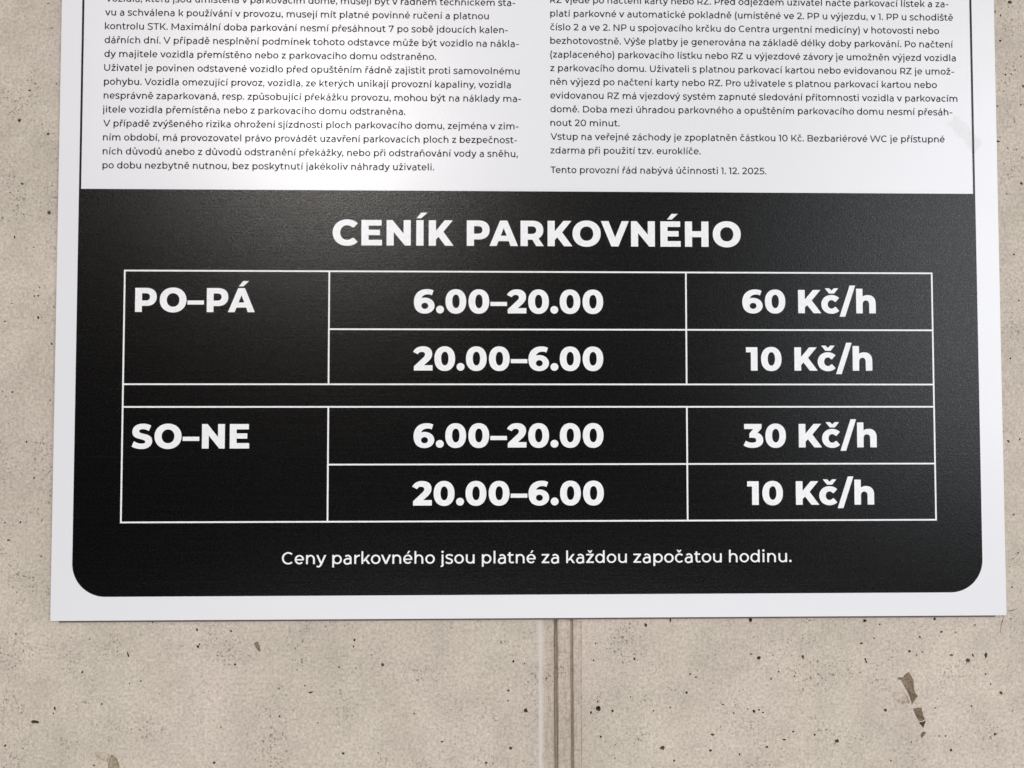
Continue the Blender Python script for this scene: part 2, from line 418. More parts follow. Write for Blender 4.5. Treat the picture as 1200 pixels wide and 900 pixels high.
def medium():
    g = {}
    g['a'] = (462, 48, 78, stroke([(462-v2, 0), (462-v2, 320)] + arc(462-v2-172, 320, 172, XH+8-h2-320, 0, 138)) +
              stroke([(462-v2, 308), (200, 308)] + arc(205, 154, 205-v2-2, 154-h2+38, 95, 268) + arc(205, 154, 410-205, 154-h2+38, 272, 350)))
    g['b'] = (546, 80, 38, ring(10, 546, -8, XH+8) + stem(0, 0, ASC))
    g['c'] = (488, 38, 26, ring(0, 540, -8, XH+8, 43, 317))
    g['d'] = (546, 38, 80, ring(0, 536, -8, XH+8) + stem(546-VS, 0, ASC))
    g['e'] = (528, 38, 36, stroke([(60, 262), (528-14, 262)], hs=78) + ring(0, 528, -8, XH+8, 0, 318))
    g['g'] = (549, 38, 80, ring(0, 540, 22, XH+8) + stroke([(549-v2, XH), (549-v2, 20)] + arc(278, 10, 278-v2-6, 212-h2, 0, -142)))
    g['h'] = (502, 80, 76, stem(0, 0, ASC) + arch(0, 502))
    g['\u0131'] = (VS, 88, 88, stem(0, 0, XH))
    g['i'] = (VS, 88, 88, stem(0, 0, XH) + [('+', ell(v2, 690, 68, 66, n=16))])
    jj = stroke([(150-v2, XH), (150-v2, -50)] + arc(28, -50, 122-v2+20, 148-h2, 0, -112))
    g['\u0237'] = (150, 42, 88, jj)
    g['j'] = (150, 42, 88, jj + [('+', ell(150-v2, 690, 68, 66, n=16))])
    g['k'] = (505, 80, 12, stem(0, 0, ASC) + par(60, 150, 366, XH, 126) + par(375, 0, 190, 262, 126))
    g['l'] = (VS, 88, 88, stem(0, 0, ASC))
    g['m'] = (872, 80, 76, stem(0, 0, XH) + arch(0, 488) + arch(384, 872))
    g['n'] = (502, 80, 76, stem(0, 0, XH) + arch(0, 502))
    g['o'] = (547, 38, 38, ring(0, 547, -8, XH+8))
    g['p'] = (546, 80, 38, ring(10, 546, -8, XH+8) + stem(0, -194, XH))
    g['r'] = (312, 80, 12, stem(0, 0, XH) + stroke(arc(312, XH+6-h2-225, 312-v2, 225, 172, 90)))
    g['s'] = (442, 26, 26, esses(442, XH+8, -8))
    g['t'] = (372, 18, 24, stroke([(74+v2, 655), (74+v2, 160)] + arc(74+v2+128, 160, 128, 160+6-h2, 180, 275) + [(362, 66)]) + bar(0, 338, XH-86))
    g['u'] = (496, 76, 80, stem(496-VS, 0, XH) + stroke([(v2, XH), (v2, 225)] + arc(248, 225, 248-v2, 225+8-h2, 180, 352)))
    g['v'] = (570, 0, 0, par(0, XH, 230, 0) + par(570-VS*1.1, XH, 226, 0))
    g['x'] = (548, 6, 6, par(6, XH, 420, 0, 124) + par(416, XH, 0, 0, 124))
    g['y'] = (570, 0, 0, par(0, XH, 232, 0) + par(570-VS*1.1, XH, 190, -80) + stroke([(238, -60), (200, -126), (140, -154), (74, -140), (34, -116)]))
    g['z'] = (440, 44, 42, bar(0, 436, XH-HS) + bar(0, 440, 0) + par(6, HS*0.7, 300, XH-HS*0.7, 132))
    g['V'] = (736, -4, -4, par(0, 700, 312, 0, 116) + par(736-116, 700, 308, 0, 116))
    g['S'] = (570, 40, 38, esses(570, 712, -12))
    g['T'] = (580, 12, 12, bar(0, 580, 700-HS-2) + stem(290-v2, 0, 700))
    g['K'] = (602, 92, 14, stem(0, 0, 700) + par(76, 222, 462, 700, 132) + par(462, 0, 212, 330, 134))
    g['M'] = (790, 92, 92, stem(0, 0, 700) + stem(790-VS, 0, 700) + par(0, 700, 345, 130, 104) + par(790-104, 700, 341, 130, 104))
    g['U'] = (626, 88, 88, stroke([(v2, 700), (v2, 280)] + arc(313, 280, 313-v2, 280+10-h2, 180, 360) + [(626-v2, 700)]))
    bowl = lambda w, y0, y1: stroke([(v2, y1-h2), (w-215, y1-h2)] + arc(w-205, (y0+y1)/2, 205-v2, (y1-y0)/2-h2, 85, -85) + [(w-215, y0+h2), (v2, y0+h2)])
    g['R'] = (574, 92, 34, stem(0, 0, 700) + bowl(560, 205, 700) + par(448, 0, 290, 230, 122))
    g['P'] = (566, 92, 40, stem(0, 0, 700) + bowl(566, 205, 700))
    g['B'] = (600, 92, 42, stem(0, 0, 700) + bowl(570, 316, 700) + bowl(600, 0, 404))
    g['D'] = (670, 92, 44, stem(0, 0, 700) + stroke([(v2, 700-h2), (300, 700-h2)] + arc(310, 350, 360-v2, 350-h2, 88, -88) + [(300, h2), (v2, h2)]))
    g['Z'] = (580, 44, 44, bar(0, 572, 700-HS) + bar(0, 580, 0) + par(4, HS*0.75, 428, 700-HS*0.75, 146))
    g['N'] = (640, 92, 92, stem(0, 0, 700) + stem(640-VS, 0, 700) + par(0, 700, 640-112, 0, 112))
    g['W'] = (1140, 4, 4, par(0, 700, 232, 0, 110) + par(515, 700, 228, 0, 104) + par(515, 700, 800, 0, 110) + par(1140-106, 700, 796, 0, 106))
    g['C'] = (660, 46, 26, ring(0, 716, -12, 712, 46, 314))
    g['0'] = (590, 44, 44, ring(0, 590, -12, 712))
    g['1'] = (256, 10, 84, stem(256-VS, 0, 700) + bar(0, 250, 700-HS))
    g['2'] = (524, 30, 38, stroke(spline([(36, 560), (110, 640), (235, 668), (370, 640), (440, 530), (405, 410), (300, 285), (70, 60)])) + bar(20, 530, 0))
    g['5'] = (530, 26, 40, bar(82, 500, 700-HS) + par(70, 340, 88, 690, 92) + stroke([(76, 382), (270, 388)] + arc(270, 212, 265-v2, 176, 88, -105) + [(130, 62), (26, 110)]))
    g['7'] = (560, 28, 26, bar(0, 552, 700-HS) + stem(0, 520, 700) + par(118, 0, 436, 690, 116))
    g['.'] = (146, 40, 40, [('+', ell(73, 66, 73, 72, n=18))])
    g[','] = (146, 36, 44, [('+', ell(73, 66, 73, 72, n=18)), ('+', [(70, 40), (146, 60), (76, -140), (14, -140)])])
    g['-'] = (300, 50, 50, [('+', rect(0, 222, 300, 312))])
    g['('] = (202, 84, 44, stroke([(202-v2, 742), (110, 600), (66, 430), (54, 274), (66, 118), (110, -52), (202-v2, -194)]))
    g[')'] = (202, 44, 84, stroke([(v2, 742), (92, 600), (136, 430), (148, 274), (136, 118), (92, -52), (v2, -194)]))
    g[' '] = (0, 130, 130, [])
    return g
MED = medium()
for pair in (('V', 'o', -40), ('V', 'ý', -40), ('T', 'e', -60), ('r', 'a', -10)): pass
KERN = {('V', 'o'): -42, ('V', '\u00fd'): -30, ('V', 'y'): -30, ('T', 'e'): -70, ('v', 'a'): -10, ('v', 'o'): -12, ('o', 'v'): -12, ('r', 'o'): -14, ('k', 'o'): -16, ('y', '.'): -50, ('y', ','): -50, ('r', '.'): -50}
def accent(ch, cx):
    if ch == '\u0301': return [('+', sh([(-50, 598), (32, 598), (140, 752), (26, 752)], cx))]
    if ch == '\u030c': return [('+', sh([(-142, 750), (-50, 600), (50, 600), (142, 750), (52, 750), (0, 676), (-52, 750)], cx))]
    if ch == '\u030a': return stroke([(x+cx, y) for x, y in arc(0, 692, 68, 64, 0, 360, 14)[:-1]], 56, 56, True)
def med_glyph(ch):
    if ch in MED: return MED[ch]
    d = unicodedata.normalize('NFD', ch); base, ac = d[0], d[1]
    base = {'i': '\u0131', 'j': '\u0237'}.get(base, base)
    w, l, r, ops = MED[base]
    cx = {'\u0131': v2, '\u0159'[:0] or 'r': 190}.get(base, w/2)
    MED[ch] = (w, l, r, ops + accent(ac, cx)); return MED[ch]

CACHE = {}
def glyph_tris(font, ch):
    k = (font, ch)
    if k not in CACHE:
        g = HEAVY[ch] if font == 'H' else med_glyph(ch)
        CACHE[k] = fill(g[3]) if g[3] else ([], [])
    return CACHE[k]
def metrics(font, ch): return (HEAVY[ch] if font == 'H' else med_glyph(ch))[:3]
def layout(font, s):                   # left ink edge at 0; returns glyph offsets and full ink width
    x = -metrics(font, s[0])[1]; o = []
    for i, ch in enumerate(s):
        w, l, r = metrics(font, ch)
        if font == 'M' and i: x += KERN.get((s[i-1], ch), 0)
        o.append((ch, x + l)); x += l + w + r
    return o, x - metrics(font, s[-1])[2]
class Text:
    def __init__(s): s.v = []; s.f = []
    def line(s, font, txt, x0, x1, z, size, y, lefts=None):
        o, wid = layout(font, txt); k = (x1-x0)/wid; kz = size/700.0
        if lefts: o = [(ch, (lx - x0)/k) for ch, lx in zip(txt, lefts)]
        for ch, off in o:
            vs, fs = glyph_tris(font, ch); b = len(s.v)
            s.v += [(x0+(off+px)*k, y, z+py*kz) for px, py in vs]
            s.f += [tuple(b+i for i in f) for f in fs]
        return s
    def build(s, name, mat, parent, label=None):
        o = mesh_obj(name, s.v, s.f, mat, parent)
        return tag(o, label)

# ------------------------------------------------------------------ the concrete wall
rng = random.Random(11)
WALL = tag(empty('concrete_wall', (0, 0, 0)), 'beige cast concrete wall with small dark pores, chips and one vertical joint behind the sign', 'wall')
X0, X1, Z0, Z1 = -1.3, 1.35, 0.55, 2.4
JL = wp(630.6, 800)[0]; JR = wp(682.0, 800)[0]
PX = (D+GAP)/FPX                        # one photo pixel on the wall, in metres

def blob(cx, cz, rx, rz, rot=0, n=11, jag=0.28):
    o = []
    ph = rng.random()*6.28
    for i in range(n):
        a = 6.2832*i/n + ph*0.1
        k = 1 + jag*(rng.random()*2-1)
        x, z = rx*k*math.cos(a), rz*k*math.sin(a)
        c, s_ = math.cos(rot), math.sin(rot)
        o.append((cx+x*c-z*s_, cz+x*s_+z*c))
    return o
def poly_px(pts): return [wp(*p) for p in pts]
def ragged(o, step=0.0009, amp=0.00022):
    r = []
    for i in range(len(o)):
        (ax, az), (bx, bz) = o[i-1], o[i]; l = math.hypot(bx-ax, bz-az); k = max(1, int(l/step))
        for j in range(k):
            t = j/k; a = 0 if j == 0 else rng.uniform(-amp, amp)
            r.append((ax+t*(bx-ax)-(bz-az)/l*a, az+t*(bz-az)+(bx-ax)/l*a))
    return r
pits = []            # (outline, depth, floor scale)
# chips and large pores where the photograph shows them
pits += [(poly_px([(1051, 795.5), (1054, 793.6), (1057.5, 793.8), (1060, 791), (1062, 789), (1064.5, 786.6), (1066.2, 788.6), (1068, 792), (1070.4, 797), (1071, 803), (1071.2, 808), (1073, 812), (1075.8, 816), (1073.5, 818), (1072, 820.5), (1070.5, 823), (1068.6, 826), (1067.5, 821), (1066, 816.5), (1063.5, 811.5), (1060.5, 806), (1058, 801.5), (1056.6, 797.5)]), 0.0062, 0.66),
         (poly_px([(1044.6, 812.5), (1047, 811), (1050.5, 811.6), (1054, 811), (1057.5, 810.4), (1060.5, 811.6), (1063, 814.5), (1065, 819), (1066.2, 823), (1065, 825), (1061.5, 824.2), (1058, 825.2), (1053, 823), (1048.5, 820.4), (1045.6, 816.4)]), 0.0019, 0.80),
         (poly_px([(1070, 830.8), (1074, 829.6), (1078, 829.2), (1080.2, 829.4), (1081, 834), (1082.2, 838.5), (1084.2, 843.2), (1080.4, 845.4), (1076.6, 845), (1074.4, 841.5), (1072, 836)]), 0.0064, 0.68),
         (poly_px([(1078.8, 861.5), (1080, 859), (1082, 857.2), (1084.6, 857.4), (1084.8, 859.4), (1083, 862), (1081, 864), (1079.2, 864.8)]), 0.0060, 0.7),
         (poly_px([(36, 846), (37.6, 844.2), (40, 843.8), (43, 844.6), (45.4, 845.2), (45.8, 847), (44, 848), (41, 847.6), (38.4, 848)]), 0.0110, 0.85),
         (poly_px([(297, 754.4), (299, 752.4), (301.2, 752), (303, 752.2), (303.2, 754.8), (304.6, 758.6), (305.6, 762), (304.4, 763.8), (302.4, 762), (300, 759.4), (298.6, 756.4)]), 0.0030, 0.62),
         (poly_px([(110, 882.6), (114, 881.4), (118.4, 881.8), (122.4, 881.2), (126, 883), (129, 884.6), (127.4, 888), (126, 893.4), (122, 892.2), (117, 890.6), (112.6, 887)]), 0.0024, 0.72),
         (poly_px([(130, 884), (133.6, 885.4), (137, 889), (139.4, 893.6), (140.6, 901), (141, 909), (136, 914), (129.6, 911), (127, 904), (126.6, 896), (127.6, 889.4)]), 0.0034, 0.66)]
TIP = (poly_px([(1076.8, 845.9), (1080.5, 846.3), (1084.6, 844.2), (1084.3, 847.6), (1083, 850.6), (1081.8, 853.4), (1079.5, 850)]), 0.0085, 0.7)
SPOT = [(25,833.5,3,2.6,.0009),(64,830,1.3,2,.003),(62.6,836,.9,.9,.003),(232,758,1.6,1.9,.003),(234,755,1.1,1.4,.002),(275.5,779,1.3,1.4,.004),(231,738,1.2,1.8,.004),(150,767,1.1,3,.003),(96.5,787.5,1.2,1.2,.003),
 (415.5,750,1.2,2,.004),(414.4,757.5,.8,1.2,.003),(397.5,781.8,1.1,1,.004),(448.5,779,2.1,1.8,.002),(402,883,1.7,1.3,.004),(327.6,839.5,1.3,1.1,.003),(372.6,847,.9,.9,.003),(348.7,727,2.2,1.1,.003),(364,811.5,2.2,1,.002),(259,852,.9,1,.003),(6,874,1.1,1.8,.003),(179,729,1,1,.003),(119,825,1,1.3,.003),(165,798,1.2,.9,.003),
 (601.6,775,1.3,1.2,.005),(614.6,778,1,1,.004),(616,832.6,2.3,2.4,.003),(598.4,877,2,2.1,.004),(596,809.4,1.2,1.1,.004),(595.6,821,.7,1.1,.003),(569.6,894,1.5,1.5,.003),(756.8,732.6,1.8,2,.0025),(785.6,726.6,1.1,2.8,.006),(701,830,2.8,3,.006),(700.4,822,1.1,.9,.004),(692.4,835.2,1.5,1.5,.004),(717.8,833.2,1.5,1.6,.004),(704,863.4,1.1,1.4,.003),(776,876.6,2.8,2.6,.003),(790,891.4,1.4,1.3,.004),(743.6,772.2,1.3,1.3,.004),(698,753.8,1,1,.004),(695.6,774,1,1,.003),(739,816.8,.9,.9,.003),(766,833,.9,1,.003),
 (879.4,726.2,1.8,2.6,.005),(889.2,771,2.9,1.7,.005),(880.4,766.4,1.7,1,.002),(808.8,789.6,1.3,1.3,.005),(815.6,793.6,1.1,1,.004),(804.6,811.6,1.6,1.4,.003),(940.6,769.4,1.9,1.5,.003),(912.6,787,1.2,1,.003),(931,792.4,1,.9,.003),(883.4,833.6,1.8,2.1,.004),(889.6,832,1.5,1,.003),(876.4,831,1,.9,.003),(860,835.6,1,1,.003),(847,825.6,1.6,.9,.003),(835.2,861,2.1,1.3,.004),(832.4,879.6,2,1.5,.002),(919,866.8,2,1,.003),(929.4,857.6,1.3,1.2,.004),(954.8,861,1.2,1.4,.004),(980.8,868.4,2.6,2.2,.005),(866.8,884,1.2,1.2,.004),(898.8,875.2,1.8,1.3,.003),(785.4,829.2,1,.9,.003),(903.6,795.4,.9,1.4,.003),(894,835,1.4,.8,.003),
 (1009.2,753.8,2,1.2,.004),(1014.2,772.8,1,1.9,.004),(1015.4,775.6,1.2,1.5,.005),(1078,746.4,1.3,1.2,.004),(1013.6,727.6,2.6,1.6,.003),(1095.2,725.4,1.4,2.1,.005),(1066,763.2,1.9,1.4,.003),(1080.8,764,1.2,1,.004),(1074,767.8,1.2,.9,.003),(1114.6,767.6,2.6,1,.003),(1134,774,2.8,2.4,.003),(1140,767.6,1.2,2.2,.003),(1155.4,767.8,1.9,3.4,.004),(1155,790,1.1,1.5,.004),(1138.4,827.4,1.3,1.1,.004),(1166.2,860.4,1.9,1.5,.005),(1114.4,879.2,1.6,1.6,.004),(1107.8,862.4,1.1,.9,.004),(1100.6,862.6,1,1,.004),(1037.6,832.4,2.2,1.8,.002),(1173,812,2.4,1.8,.002),(1103,740.4,2,1.2,.003),(1142.4,732.4,1.8,.9,.003),(1031,731.6,1.4,1,.003),(1044,891.4,.9,.9,.003),(1024.4,748,1.1,.9,.003),(1068,869.6,1.1,1,.003),(1096,829.6,1.4,1,.002),(1120,741,.9,1,.003),
 (22.4,141,2.1,2,.003),(60,33,3,1.2,.0012),(57.6,249,2.4,2.2,.0022),(44.8,372.2,1.4,1.7,.005),(28,251.2,1.1,1,.004),(40.4,347,1.1,1,.003),(17,277.6,.9,2.1,.003),(39.4,289.8,1,.8,.004),(6,376.8,1.1,.9,.004),(26,215.4,1.5,1.4,.003),(34.8,106,1.6,1.2,.003),(56.4,4,1.3,1,.003),(66,98,1,.9,.003),(44.6,346.4,.9,1.2,.003),(13.6,355.4,1,1,.003),(60.6,403,1.3,1,.003),(14.4,459.6,1.2,1.2,.003),(3,459,.9,.9,.003),(58.8,468.8,1.1,1,.004),(56.4,156.8,2,1.6,.002),(24,612,1.3,1.2,.003),(5.6,612.6,1,1,.003),(10,633,2.2,1,.002),(40,560,1.1,1,.003),(31,518,1,1.1,.003),(48,652,1,1,.003),
 (1172.2,48,1.5,1.5,.005),(1183.6,2.4,2.6,2.2,.003),(1178.2,87.4,1.3,1.4,.004),(1185,86.6,1,1.2,.004),(1189.4,82,1,.9,.003),(1196.6,65.8,.9,1,.003),(1199,101,1,2.2,.003),(1169.8,165.6,1.8,1.3,.005),(1168.6,124.6,.9,1.2,.003),(1196.8,215,1.4,1.6,.004),(1179.8,227.2,1.1,1,.004),(1181,173.6,.9,1,.003),(1191,175,1.1,.9,.003),(1166,13.6,.9,1.6,.004),(1172.6,18,.9,1.5,.004),(1188,298,1.2,1.3,.003),(1194,352,1,1,.003),(1184,420,1.3,1.1,.003),(1195,515,1.1,1.5,.003),(1188,603,1.4,1,.003),(1193,648,1.2,1,.003),(1186,688,1,1,.003)]
pits.insert(8, TIP)
pits = [(ragged(o) if i < 9 and i != 4 else o, d, f) for i, (o, d, f) in enumerate(pits)]
for x, y, rx, ry, dep in SPOT:
    cx, cz = wp(x, y)
    pits.append((blob(cx, cz, max(rx, 0.9)*PX*0.98, max(ry, 0.9)*PX*0.98, rng.uniform(-0.3, 0.3), 10), dep, 0.62))
# a few more pores of the same kind, scattered over the rest of the wall
def free(x, z, r, margin):
    if JL-0.006-r < x < JR+0.006+r: return False
    for o, *_ in pits:
        if (o[0][0]-x)**2 + (o[0][1]-z)**2 < (margin+r)**2: return False
    return True
for i in range(430):
    x = rng.uniform(X0+0.3, X1-0.3); z = rng.uniform(0.95, 2.05)
    sx0, sx1 = U(-0.555), U(0.655)
    if sx0 < x < sx1 and z > V(-0.262): continue
    r = PX*(0.55+0.75*rng.random()**2.5)
    if not free(x, z, r, 0.006): continue
    pits.append((blob(x, z, r*rng.uniform(0.8, 1.6), r, rng.uniform(0, 3.1), 8, 0.35), rng.uniform(0.0015, 0.004), 0.6))
def strip(pts, w):
    L = []; Rr = []
    for i, (x, z) in enumerate(pts):
        a = pts[max(i-1, 0)]; b = pts[min(i+1, len(pts)-1)]
        tx, tz = b[0]-a[0], b[1]-a[1]; l = math.hypot(tx, tz)
        k = w*(0.35 if i in (0, len(pts)-1) else rng.uniform(0.7, 1.2))
        L.append((x-tz/l*k, z+tx/l*k)); Rr.append((x+tz/l*k, z-tx/l*k))
    return L + Rr[::-1]
pits += [(strip(poly_px([(1176.6, 722.4), (1175.2, 726.2), (1173.6, 731), (1172.6, 736), (1172.8, 742.6)]), 0.42*PX), 0.0012, 0.9),
         (strip(poly_px([(1180, 715.6), (1184, 715.9), (1188, 714.9), (1192.6, 713)]), 0.5*PX), 0.0012, 0.9)]
pits += [(strip(poly_px(q), 0.45*PX), 0.0005, 0.9) for q in ([(8.5, 808), (6.5, 815), (4, 823), (5.5, 829), (3.5, 838), (3, 846)], [(17, 807), (14.5, 813), (18, 819), (20.5, 826)], [(1, 829), (4, 828)])]
for cxp, cyp, rp, a0, a1 in ((763.8, 784.2, 5.6, -150, 100), (880.5, 902, 5.4, 20, 165)):
    pits.append((strip(poly_px([(cxp+rp*math.cos(R(a0+(a1-a0)*i/14)), cyp-rp*math.sin(R(a0+(a1-a0)*i/14))) for i in range(15)]), 0.5*PX), 0.00035, 0.9))

CHIPS = {id(p[0]) for p in pits[:9]} - {id(pits[4][0])}
def crater(o, dep):                    # broken pocket with a rough, pebbly floor
    def edge(x, z):
        d = 9.0
        for i in range(len(o)):
            (ax, az), (bx, bz) = o[i-1], o[i]
            t = max(0, min(1, ((x-ax)*(bx-ax)+(z-az)*(bz-az))/((bx-ax)**2+(bz-az)**2)))
            d = min(d, math.hypot(x-ax-t*(bx-ax), z-az-t*(bz-az)))
        return d
    pts = []; n = len(o)
    for i in range(n):                 # ragged rim, same points as the hole in the panel
        pts.append((o[i][0], o[i][1], 0.0))
    x0, x1 = min(p[0] for p in o), max(p[0] for p in o); z0, z1 = min(p[1] for p in o), max(p[1] for p in o)
    st = 0.00075; x = x0
    while x < x1:
        z = z0
        while z < z1:
            px, pz = x+rng.uniform(-.4, .4)*st, z+rng.uniform(-.4, .4)*st
            if inside(o, px, pz):
                d = edge(px, pz)
                if d > 0.00022:
                    lump = 0.55+0.45*math.sin(px*1900+2.1*math.sin(pz*1300))*math.sin(pz*1500+1.3)
                    pts.append((px, pz, dep*min(1, d/(0.26*dep+0.0002))**0.7*(0.68+0.30*lump+rng.uniform(-.10, .10))))
            z += st
        x += st
    vo, eo, fo, ov, oe, of = delaunay_2d_cdt([Vector(p[:2]) for p in pts], [], [list(range(n))], 1, 1e-9)
    dv = []
    for v, src in zip(vo, ov): dv.append((v.x, pts[src[0]][2] if src else 0.0, v.y))
    return dv, [tuple(f) for f in fo]

def panel(x0, x1):
    ops = [('+', rect(x0, Z0, x1, Z1))]; mine = []
    for pi, (o, dep, fs) in enumerate(pits):
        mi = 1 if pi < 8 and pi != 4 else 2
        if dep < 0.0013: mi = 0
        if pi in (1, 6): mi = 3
        if x0 < o[0][0] < x1 and all(x0 < p[0] < x1 for p in o):
            ops.append(('-', o)); mine.append((o, dep, fs, mi))
    v2d, tris = fill(ops)
    verts = [(x, 0.0, z) for x, z in v2d]; faces = list(tris)
    mats = [0]*len(faces)
    for o, dep, fs, mi in mine:
        if id(o) in CHIPS:
            cv, cf = crater(o, dep); b = len(verts); verts += cv
            faces += [tuple(b+i for i in f) for f in cf]; mats += [mi]*(len(faces)-len(mats)); continue
        area = sum(o[i-1][0]*o[i][1]-o[i][0]*o[i-1][1] for i in range(len(o)))
        if area < 0: o = o[::-1]
        n = len(o); cx = sum(p[0] for p in o)/n; cz = sum(p[1] for p in o)/n
        long_thin = fs >= 0.9
        rings = [[(x, 0.0, z) for x, z in o]]
        for t, s_ in ((0.45, 1-(1-fs)*0.30), (1.0, fs)):
            if long_thin: rings.append([(x, dep*t, z) for x, z in o])
            else: rings.append([(cx+(x-cx)*s_, dep*t*rng.uniform(0.75, 1.1), cz+(z-cz)*s_) for x, z in o])
        b = len(verts)
        for r_ in rings: verts += r_
        for k in range(2):
            for i in range(n):
                j = (i+1) % n
                faces.append((b+k*n+i, b+k*n+j, b+(k+1)*n+j, b+(k+1)*n+i))
        if long_thin:
            h = n//2
            for i in range(h-1): faces.append((b+2*n+i, b+2*n+i+1, b+2*n+n-2-i, b+2*n+n-1-i))
        else:
            verts.append((cx, dep*0.95, cz)); c = len(verts)-1
            for i in range(n): faces.append((b+2*n+i, b+2*n+(i+1) % n, c))
        mats += [mi]*(len(faces)-len(mats))
    # thickness of the wall behind the face
    b = len(verts)
    verts += [(x0, 0, Z0), (x1, 0, Z0), (x1, 0, Z1), (x0, 0, Z1), (x0, .2, Z0), (x1, .2, Z0), (x1, .2, Z1), (x0, .2, Z1)]
    faces += [(b, b+4, b+5, b+1), (b+1, b+5, b+6, b+2), (b+2, b+6, b+7, b+3), (b+3, b+7, b+4, b), (b+4, b+7, b+6, b+5)]
    mats += [0]*(len(faces)-len(mats))
    o = mesh_obj('wall_panel', verts, faces, M_CONC, WALL)
    o.data.materials.append(M_CHIP); o.data.materials.append(M_PORE); o.data.materials.append(M_SCAR)
    o.data.polygons.foreach_set('material_index', mats)
    return o
panel(X0, JL); panel(JR, X1)

# the moulded joint: stepped profile run up the wall with slightly ragged arrises
def jx(px): return wp(px, 815)[0]
PROFILE = [(630.6, 0.0), (631.8, -0.0002), (633.0, 0.0002), (637.0, 0.0022), (640, 0.0024), (648.6, 0.0024), (650.0, 0.0036), (651.2, 0.0076), (653.1, 0.0074),
           (653.9, 0.0014), (655.2, 0.0007), (661, 0.0010), (667.2, 0.0007), (668.8, 0.0016), (669.7, 0.0052), (671.3, 0.0050), (672.2, 0.0010), (673.6, 0.0004), (679.4, 0.0003), (680.6, 0.0006), (682.0, 0.0)]
def joint():
    verts = []; faces = []; n = len(PROFILE); rows = 420
    ph = [rng.random()*9 for _ in PROFILE]
    for k in range(rows+1):
        z = Z0 + (Z1-Z0)*k/rows
        for i, (px, dep) in enumerate(PROFILE):
            j = 0 if i in (0, n-1) else (rng.gauss(0, 0.00009) + 0.00018*math.sin(z*23+ph[i]) + 0.00009*math.sin(z*91+ph[i]*2))
            jd = 0 if i in (0, n-1) else rng.gauss(0, 0.00004)
            verts.append((jx(px)+j, dep+jd, z))
    for k in range(rows):
        for i in range(n-1):
            a = k*n+i; faces.append((a, a+1, a+1+n, a+n))
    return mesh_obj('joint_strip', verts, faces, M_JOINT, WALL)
joint()

# ------------------------------------------------------------------ the sign
SL, SR, SB, ST = U(-0.5661), U(0.6661), V(-0.2694), V(0.86)
SIGN = tag(empty('parking_sign', ((SL+SR)/2, YF, SB)), 'large white and black printed parking rules and price list panel fixed to the concrete wall', 'sign')
def sheet():
    r = 0.0004; t = 0.0014
    prof = [(0, t), (0, r), (r*0.3, r*0.3), (r, 0)]
    verts = []; faces = []
    for ins, dep in prof:
        verts += [(SL+ins, YF+dep, SB+ins), (SR-ins, YF+dep, SB+ins), (SR-ins, YF+dep, ST-ins), (SL+ins, YF+dep, ST-ins)]
    for k in range(3):
        for i in range(4):
            j = (i+1) % 4; faces.append((k*4+i, k*4+j, k*4+4+j, k*4+4+i))
    faces.append((12, 13, 14, 15)); faces.append((0, 3, 2, 1))
    return mesh_obj('face_sheet', verts, faces, M_WHITE, SIGN)
sheet()
def box(name, x0, x1, y0, y1, z0, z1, mat, parent):
    v = [(x0, y0, z0), (x1, y0, z0), (x1, y1, z0), (x0, y1, z0), (x0, y0, z1), (x1, y0, z1), (x1, y1, z1), (x0, y1, z1)]
    f = [(0, 1, 2, 3), (4, 7, 6, 5), (0, 4, 5, 1), (1, 5, 6, 2), (2, 6, 7, 3), (3, 7, 4, 0)]
    return mesh_obj(name, v, f, mat, parent)
box('backing_shadow_board', SL+0.0068, SR-0.0095, YF+0.0014, -0.0001, SB-0.0016, ST-0.004, M_BOARD, SIGN)  # board juts below the sheet to draw its shadow line in dark grey

Y1, Y2 = YF-0.00012, YF-0.00024
FL, FR, FT, FB = U(-0.5393), U(0.6353), V(0.2846), V(-0.2392)
# thin black rules running up from the black field at either side
def flat(polys, y):
    v = []; f = []
    for p in polys:
        b = len(v); v += [(x, y, z) for x, z in p]; f.append(tuple(range(b, b+len(p))))
    return v, f
for x0, x1 in ((FL, FL+0.00185), (FR-0.0019, FR)):
    v, f = flat([rect(x0, FT, x1, ST-0.02)], Y1)
    mesh_obj('border_line', v, f, M_BLACK, SIGN)
# black price field with rounded lower corners
rc = 0.0288
fld = [(FL, FT)] + [(FL+rc+rc*math.cos(R(180+a)), FB+rc+rc*math.sin(R(180+a))) for a in range(0, 91, 5)] + \
      [(FR-rc+rc*math.cos(R(270+a)), FB+rc+rc*math.sin(R(270+a))) for a in range(0, 91, 5)] + [(FR, FT)]
v, f = flat([fld], Y1)
FIELD = mesh_obj('price_field', v, f, M_BLACK, SIGN)

def grid():
    t = 0.00142/2
    xs = {k: U(q) for k, q in (('l', -0.4788), ('a', -0.2161), ('b', 0.2489), ('r', 0.5749))}
    zs = [V(q) for q in (0.1785, 0.1031, 0.0317, 0.0025, -0.0718, -0.1450)]
    ops = [('+', rect(xs['l']-t, z-t, xs['r']+t, z+t)) for z in (zs[0], zs[2], zs[3], zs[5])]
    ops += [('+', rect(xs['a']-t, z-t, xs['r']+t, z+t)) for z in (zs[1], zs[4])]
    ops += [('+', rect(xs[k]-t, zs[5]-t, xs[k]+t, zs[0]+t)) for k in 'lr']
    for k in 'ab':
        ops += [('+', rect(xs[k]-t, zs[2]-t, xs[k]+t, zs[0]+t)), ('+', rect(xs[k]-t, zs[5]-t, xs[k]+t, zs[3]+t))]
    v2d, tris = fill(ops)
    mesh_obj('table_grid', [(x, Y2, z) for x, z in v2d], tris, M_WTEXT, FIELD)
grid()

